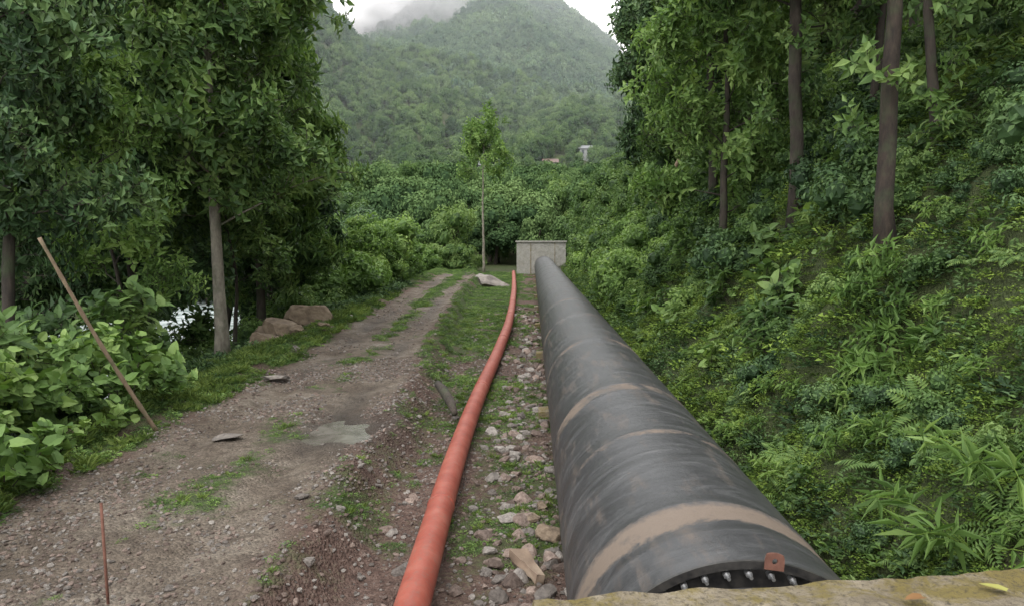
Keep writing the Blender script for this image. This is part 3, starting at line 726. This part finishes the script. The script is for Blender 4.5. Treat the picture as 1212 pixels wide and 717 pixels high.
def boxm(mb, lo, hi, mi=0):
    x0, y0, z0 = lo; x1, y1, z1 = hi
    mb.add([(x0, y0, z0), (x1, y0, z0), (x1, y1, z0), (x0, y1, z0), (x0, y0, z1), (x1, y0, z1), (x1, y1, z1), (x0, y1, z1)],
           [(0, 3, 2, 1), (4, 5, 6, 7), (0, 1, 5, 4), (1, 2, 6, 5), (2, 3, 7, 6), (3, 0, 4, 7)], .5, mi)
V = []; F = []
hw_, hh_ = .045, .04; M = 24
for yy in (-.007, .007):
    for k in range(M):
        a = 2*math.pi*k/M; c, s = math.cos(a), math.sin(a); q = max(abs(c), abs(s))
        if s > 0: q = (q+1)/2
        V.append((c/q*hw_, yy, s/q*hh_))
    for k in range(M):
        a = 2*math.pi*k/M; V.append((math.cos(a)*.014, yy, math.sin(a)*.014))
for k in range(M):
    k2 = (k+1) % M; F += [(k, k2, M+k2, M+k), (2*M+k, 3*M+k, 3*M+k2, 2*M+k2), (k, 2*M+k, 2*M+k2, k2), (M+k, M+k2, 3*M+k2, 3*M+k)]
mb = MB(); mb.add(V, F); obj('lifting_lug', mb.mesh('lug', [rust]), pipe, (PX+.11, PY0-.035, PZ+PR+.012), (-.15, .12, 0))

# concrete
def concmat(name, a, b, moss=.3):
    m, nt, p, o = newmat(name); oc = objc(nt); n = noise(nt, oc, 4, 9, .7); n2 = noise(nt, oc, 40, 5, .75); n4 = noise(nt, oc, 3.2, 7, .75, .5)
    c = ramp(nt, n, [(.3, a), (.7, b)])
    c = mix(nt, ramp(nt, n4, [(.46, 0), (.58, moss)]), c, (.17, .13, .03))
    c = mix(nt, ramp(nt, n2, [(.5, 0), (.66, .8)]), c, (.05, .04, .03))
    L(nt, c, p.inputs['Base Color']); p.inputs['Roughness'].default_value = .9; bump(nt, p, math_(nt, 'ADD', n2, n), 1, .02); return m
cm_near = concmat('concrete_mossy', (.14, .11, .07), (.32, .27, .195), .9)
cm_grey = concmat('concrete_grey', (.26, .25, .22), (.43, .415, .375), .12)
def concrete_box(name, corners, z0, z1, mat, bev=.03, rough=0):
    bm = bmesh.new(); vs = [bm.verts.new((x, y, z0)) for x, y in corners]; f = bm.faces.new(vs)
    r = bmesh.ops.extrude_face_region(bm, geom=[f])
    for v in r['geom']:
        if isinstance(v, bmesh.types.BMVert): v.co.z = z1
    bmesh.ops.recalc_face_normals(bm, faces=bm.faces)
    if rough:
        bmesh.ops.subdivide_edges(bm, edges=bm.edges[:], cuts=70, use_grid_fill=True)
        for v in bm.verts: v.co += Vector(mnoise.noise_vector(v.co*5))*rough+Vector(mnoise.noise_vector(v.co*22))*rough*.5
    else: bmesh.ops.bevel(bm, geom=bm.edges[:], offset=bev, segments=2)
    me = bpy.data.meshes.new(name); bm.to_mesh(me); bm.free(); me.materials.append(mat); return me
obj('concrete_anchor_block', concrete_box('blk', [(0.02, 1.0), (4.2, 1.5), (4.2, 3.42), (0.02, 2.80)], -3.6, -1.5, cm_near, .02, .02))
cw = empty('concrete_wall')
obj('body', concrete_box('wall', [(-1.25, 58.6), (2.85, 58.6), (2.85, 60.2), (-1.25, 60.2)], -3.4, -.38, cm_grey, .05), cw)
obj('coping', concrete_box('coping', [(-1.35, 58.5), (2.95, 58.5), (2.95, 60.3), (-1.35, 60.3)], -.38, -.26, cm_grey, .02), cw)
for k, xx_ in enumerate((-.1, 1.9)): obj('formwork_joint', concrete_box('j', [(xx_, 58.57), (xx_+.06, 58.57), (xx_+.06, 58.61), (xx_, 58.61)], -3.3, -.4, cm_near, .005), cw)
for i in range(8):
    yy = 11.7+6*i
    M = 16; hwid = .92
    prof = [(-hwid, -3.3), (-hwid, -2.9)]
    for k in range(M+1):
        a = math.radians(222+k*(96/M)); prof.append((math.cos(a)*.803, PZ+math.sin(a)*.803))
    prof += [(hwid, -2.9), (hwid, -3.3)]
    n_ = len(prof); V = [(PX+x, yy-.2, z) for x, z in prof]+[(PX+x, yy+.2, z) for x, z in prof]
    F = [(j, j+1, n_+j+1, n_+j) for j in range(n_-1)]+[(n_-1, 0, n_, 2*n_-1), tuple(range(n_))[::-1], tuple(range(n_, 2*n_))]
    mb = MB(); mb.add(V, F); obj('pipe_saddle', mb.mesh('saddle', [cm_near]), pipe)

for nm, x, y, m, a in (('fallen_leaf', 2.0, 2.88, 'yellow', 2.6), ('fallen_leaf', 1.62, 2.82, 'brown', 3.5)):
    if m == 'brown':
        mt, nt, p, o = newmat('dry_leaf'); p.inputs['Base Color'].default_value = (.2, .10, .035, 1); p.inputs['Roughness'].default_value = .7
    else:
        mt, nt, p, o = newmat('yellow_leaf'); p.inputs['Base Color'].default_value = (.28, .27, .07, 1)
    mb = MB(); leaves(mb, np.array([[0, 0, 0.]]), np.array([[math.cos(a), math.sin(a), .1]]), .10, .05, hint=np.array([[0, 0, 1.]]), heart=True, droop=.05)
    obj(nm, mb.mesh(nm, [mt]), None, (x, y, -1.475))

# ------------------------------------------------------------ red pipe
rp, nt, p, o = newmat('red_oxide_pipe'); oc = objc(nt); n = noise(nt, oc, 3, 7, .65); n2 = noise(nt, oc, 25, 5, .7)
c = ramp(nt, n, [(.3, (.21, .038, .024)), (.5, (.29, .064, .04)), (.7, (.36, .118, .082))])
c = mix(nt, ramp(nt, n2, [(.50, 0), (.70, .65)]), c, (.18, .105, .077))
L(nt, c, p.inputs['Base Color']); p.inputs['Roughness'].default_value = .6; bump(nt, p, n2, .3, .01)
wp = [(-.86, 1.5), (-.92, 5.3), (-1.0, 9), (-.99, 12.5), (-.86, 17), (-.74, 22), (-.80, 28), (-.95, 38), (-1.2, 48), (-1.5, 58.5)]
yy = np.linspace(1.5, 58.5, 160); xx = np.interp(yy, [a[1] for a in wp], [a[0] for a in wp])
ker = np.ones(9)/9; xx2 = np.convolve(np.pad(xx, 4, 'edge'), ker, 'valid')
zz = -2.87+.03*np.sin(yy*.35)+.05*np.exp(-((yy-22)/3)**2)
mb = MB(); tube(mb, list(zip(xx2, yy, zz)), [.14]*160, 24)
rpipe = empty('red_pipe'); obj('run', mb.mesh('run', [rp], True), rpipe)
mb = MB()
for yj in np.arange(7.4, 58, 6):
    i = int(np.argmin(abs(yy-yj))); a = Vector((xx2[i], yy[i], zz[i])); d = (Vector((xx2[i+1], yy[i+1], zz[i+1]))-a).normalized()
    tube(mb, [a-d*.03, a-d*.012, a+d*.012, a+d*.03], [.141, .148, .148, .141], 24)
obj('weld_joints', mb.mesh('joints', [rp], True), rpipe)

mb = MB(); tube(mb, [(-3.2, 5.0, -3.1), (-3.21, 5.0, -2.5), (-3.23, 5.02, -1.98)], [.011, .011, .011], 8); obj('rusty_rebar_stake', mb.mesh('rod', [rust], True))
mb = MB(); a = Vector((-5.3, 9.6, -2.75)); b = Vector((-6.2, 8.7, 0.0)); pts = []; rr_ = []
for i in range(25):
    t = i/24; q = a.lerp(b, t); q.z -= .08*math.sin(t*3.14); pts.append(q); rr_.append(.03-.01*t+(.005 if i % 4 == 0 else 0))
tube(mb, pts, rr_, 10)
bp = barkmat('dry_bamboo', (.12, .08, .05), (.26, .19, .125)); obj('bamboo_pole', mb.mesh('pole', [bp], True))
mb = MB(); tube(mb, [(4.6, 26, 1.2), (4.9, 26, 1.9), (5.3, 25.8, 2.8)], [.10, .09, .06], 8); obj('dead_trunk', mb.mesh('dt', [bp], True))

# houses in the valley
hwm, nt, p, o = newmat('painted_wall'); n = noise(nt, objc(nt), .8, 5); L(nt, ramp(nt, n, [(.3, (.24, .25, .24)), (.7, (.34, .34, .32))]), p.inputs['Base Color'])
win, nt, p, o = newmat('dark_window'); p.inputs['Base Color'].default_value = (.05, .06, .065, 1); p.inputs['Roughness'].default_value = .2
roof, nt, p, o = newmat('roof_sheet'); n = noise(nt, objc(nt), 2, 3); L(nt, ramp(nt, n, [(.3, (.14, .15, .16)), (.7, (.21, .21, .21))]), p.inputs['Base Color'])
roofr, nt, p, o = newmat('red_roof'); n = noise(nt, objc(nt), 2, 3); L(nt, ramp(nt, n, [(.3, (.10, .06, .048)), (.7, (.16, .095, .075))]), p.inputs['Base Color'])
def house(x, y, w, d, st, rmat, zb):
    e = empty('village_house', (x, y, zb)); h = st*2.6
    mb = MB(); boxm(mb, (-w/2, -d/2, -3), (w/2, d/2, h)); obj('walls', mb.mesh('w', [hwm]), e)
    mb = MB()
    for s in range(st):
        k = max(2, int(w//1.8))
        for i in range(k):
            cx = -w/2+(i+.5)*w/k; boxm(mb, (cx-.4, -d/2-.04, s*2.8+.9), (cx+.4, -d/2+.05, s*2.8+2.1))
    obj('windows', mb.mesh('win', [win]), e)
    mb = MB(); o_ = .5
    mb.add([(-w/2-o_, -d/2-o_, h-.1), (w/2+o_, -d/2-o_, h-.1), (w/2+o_, d/2+o_, h-.1), (-w/2-o_, d/2+o_, h-.1), (-w/2-o_, 0, h+1.2), (w/2+o_, 0, h+1.2)], [(0, 1, 5, 4), (2, 3, 4, 5), (0, 4, 3), (1, 2, 5), (0, 3, 2, 1)])
    obj('roof', mb.mesh('r', [rmat]), e)
for i, (hx, hy, hw2, hd, hs) in enumerate(houses):
    house(hx, hy, hw2, hd, hs, roofr if i == 2 else roof, float(gz(hx, hy))+.1)

# mist lying in the saddle between the ridges and thin valley haze
def mist(name, loc, sc, dens):
    m = bpy.data.materials.new('mist'); m.use_nodes = True; nt = m.node_tree; nt.nodes.clear()
    o = nt.nodes.new('ShaderNodeOutputMaterial'); v = nt.nodes.new('ShaderNodeVolumeScatter'); v.inputs['Color'].default_value = (1, 1, 1, 1)
    oc = objc(nt); n = noise(nt, oc, 1.6, 4, .6, .5)
    gt = N(nt, 'ShaderNodeVectorMath', operation='LENGTH'); L(nt, oc, gt.inputs[0])
    f = math_(nt, 'SUBTRACT', 1, gt.outputs['Value'], True)
    f = math_(nt, 'MULTIPLY', f, ramp(nt, n, [(.36, 0), (.6, 1)]))
    L(nt, math_(nt, 'MULTIPLY', f, dens), v.inputs['Density']); L(nt, v.outputs[0], o.inputs['Volume'])
    bm = bmesh.new(); bmesh.ops.create_icosphere(bm, subdivisions=3, radius=1); me = bpy.data.meshes.new('mist'); bm.to_mesh(me); bm.free(); me.materials.append(m)
    obj(name, me, None, loc, (0, 0, 0), sc)
mist('mist_cloud', (-86, 500, 140), (66, 40, 40), .17)
def haze(name, lo, hi, d):
    m = bpy.data.materials.new(name); m.use_nodes = True; nt = m.node_tree; nt.nodes.clear()
    o = nt.nodes.new('ShaderNodeOutputMaterial'); v = nt.nodes.new('ShaderNodeVolumeScatter'); v.inputs['Color'].default_value = (.9, .96, 1, 1); v.inputs['Density'].default_value = d
    L(nt, v.outputs[0], o.inputs['Volume'])
    mb = MB(); boxm(mb, lo, hi); obj(name, mb.mesh(name, [m]))
haze('valley_haze', (-500, 160, -20), (400, 430, 240), .0008)
haze('mountain_haze', (-510, 432, -21), (410, 900, 245), .0020)

# ------------------------------------------------------------ world, sun, camera
w = bpy.data.worlds.new('World'); scene.world = w; w.use_nodes = True; nt = w.node_tree; nt.nodes.clear()
o = nt.nodes.new('ShaderNodeOutputWorld'); bg = nt.nodes.new('ShaderNodeBackground'); bg.inputs[1].default_value = .15
sk = nt.nodes.new('ShaderNodeTexSky'); sk.sky_type = 'NISHITA'; sk.sun_disc = False; sk.sun_elevation = math.radians(58); sk.sun_rotation = math.radians(200)
tc = N(nt, 'ShaderNodeTexCoord'); n = noise(nt, tc.outputs['Generated'], 3, 5)
L(nt, mix(nt, .85, sk.outputs[0], ramp(nt, n, [(.3, (18.6, 18.8, 19.0)), (.7, (20, 20.1, 20.1))])), bg.inputs[0]); L(nt, bg.outputs[0], o.inputs[0])
sd = bpy.data.lights.new('sun', 'SUN'); sd.energy = 1.3; sd.angle = math.radians(22); sd.color = (1, .96, .9)
so = bpy.data.objects.new('sun', sd); ROOT.objects.link(so)
az = math.radians(200); el = math.radians(58)
sv = Vector((math.sin(az)*math.cos(el), math.cos(az)*math.cos(el), math.sin(el)))
so.rotation_euler = sv.to_track_quat('Z', 'Y').to_euler(); so.location = (0, 0, 40)
cd = bpy.data.cameras.new('camera'); cd.lens = 24.65; cd.sensor_width = 36; cd.clip_end = 4000; cd.clip_start = .05
co = bpy.data.objects.new('camera', cd); ROOT.objects.link(co); co.location = (0, 0, 0); co.rotation_euler = (math.radians(90-5.3), 0, math.radians(1.6))
scene.camera = co
print('done', len(bpy.data.objects))
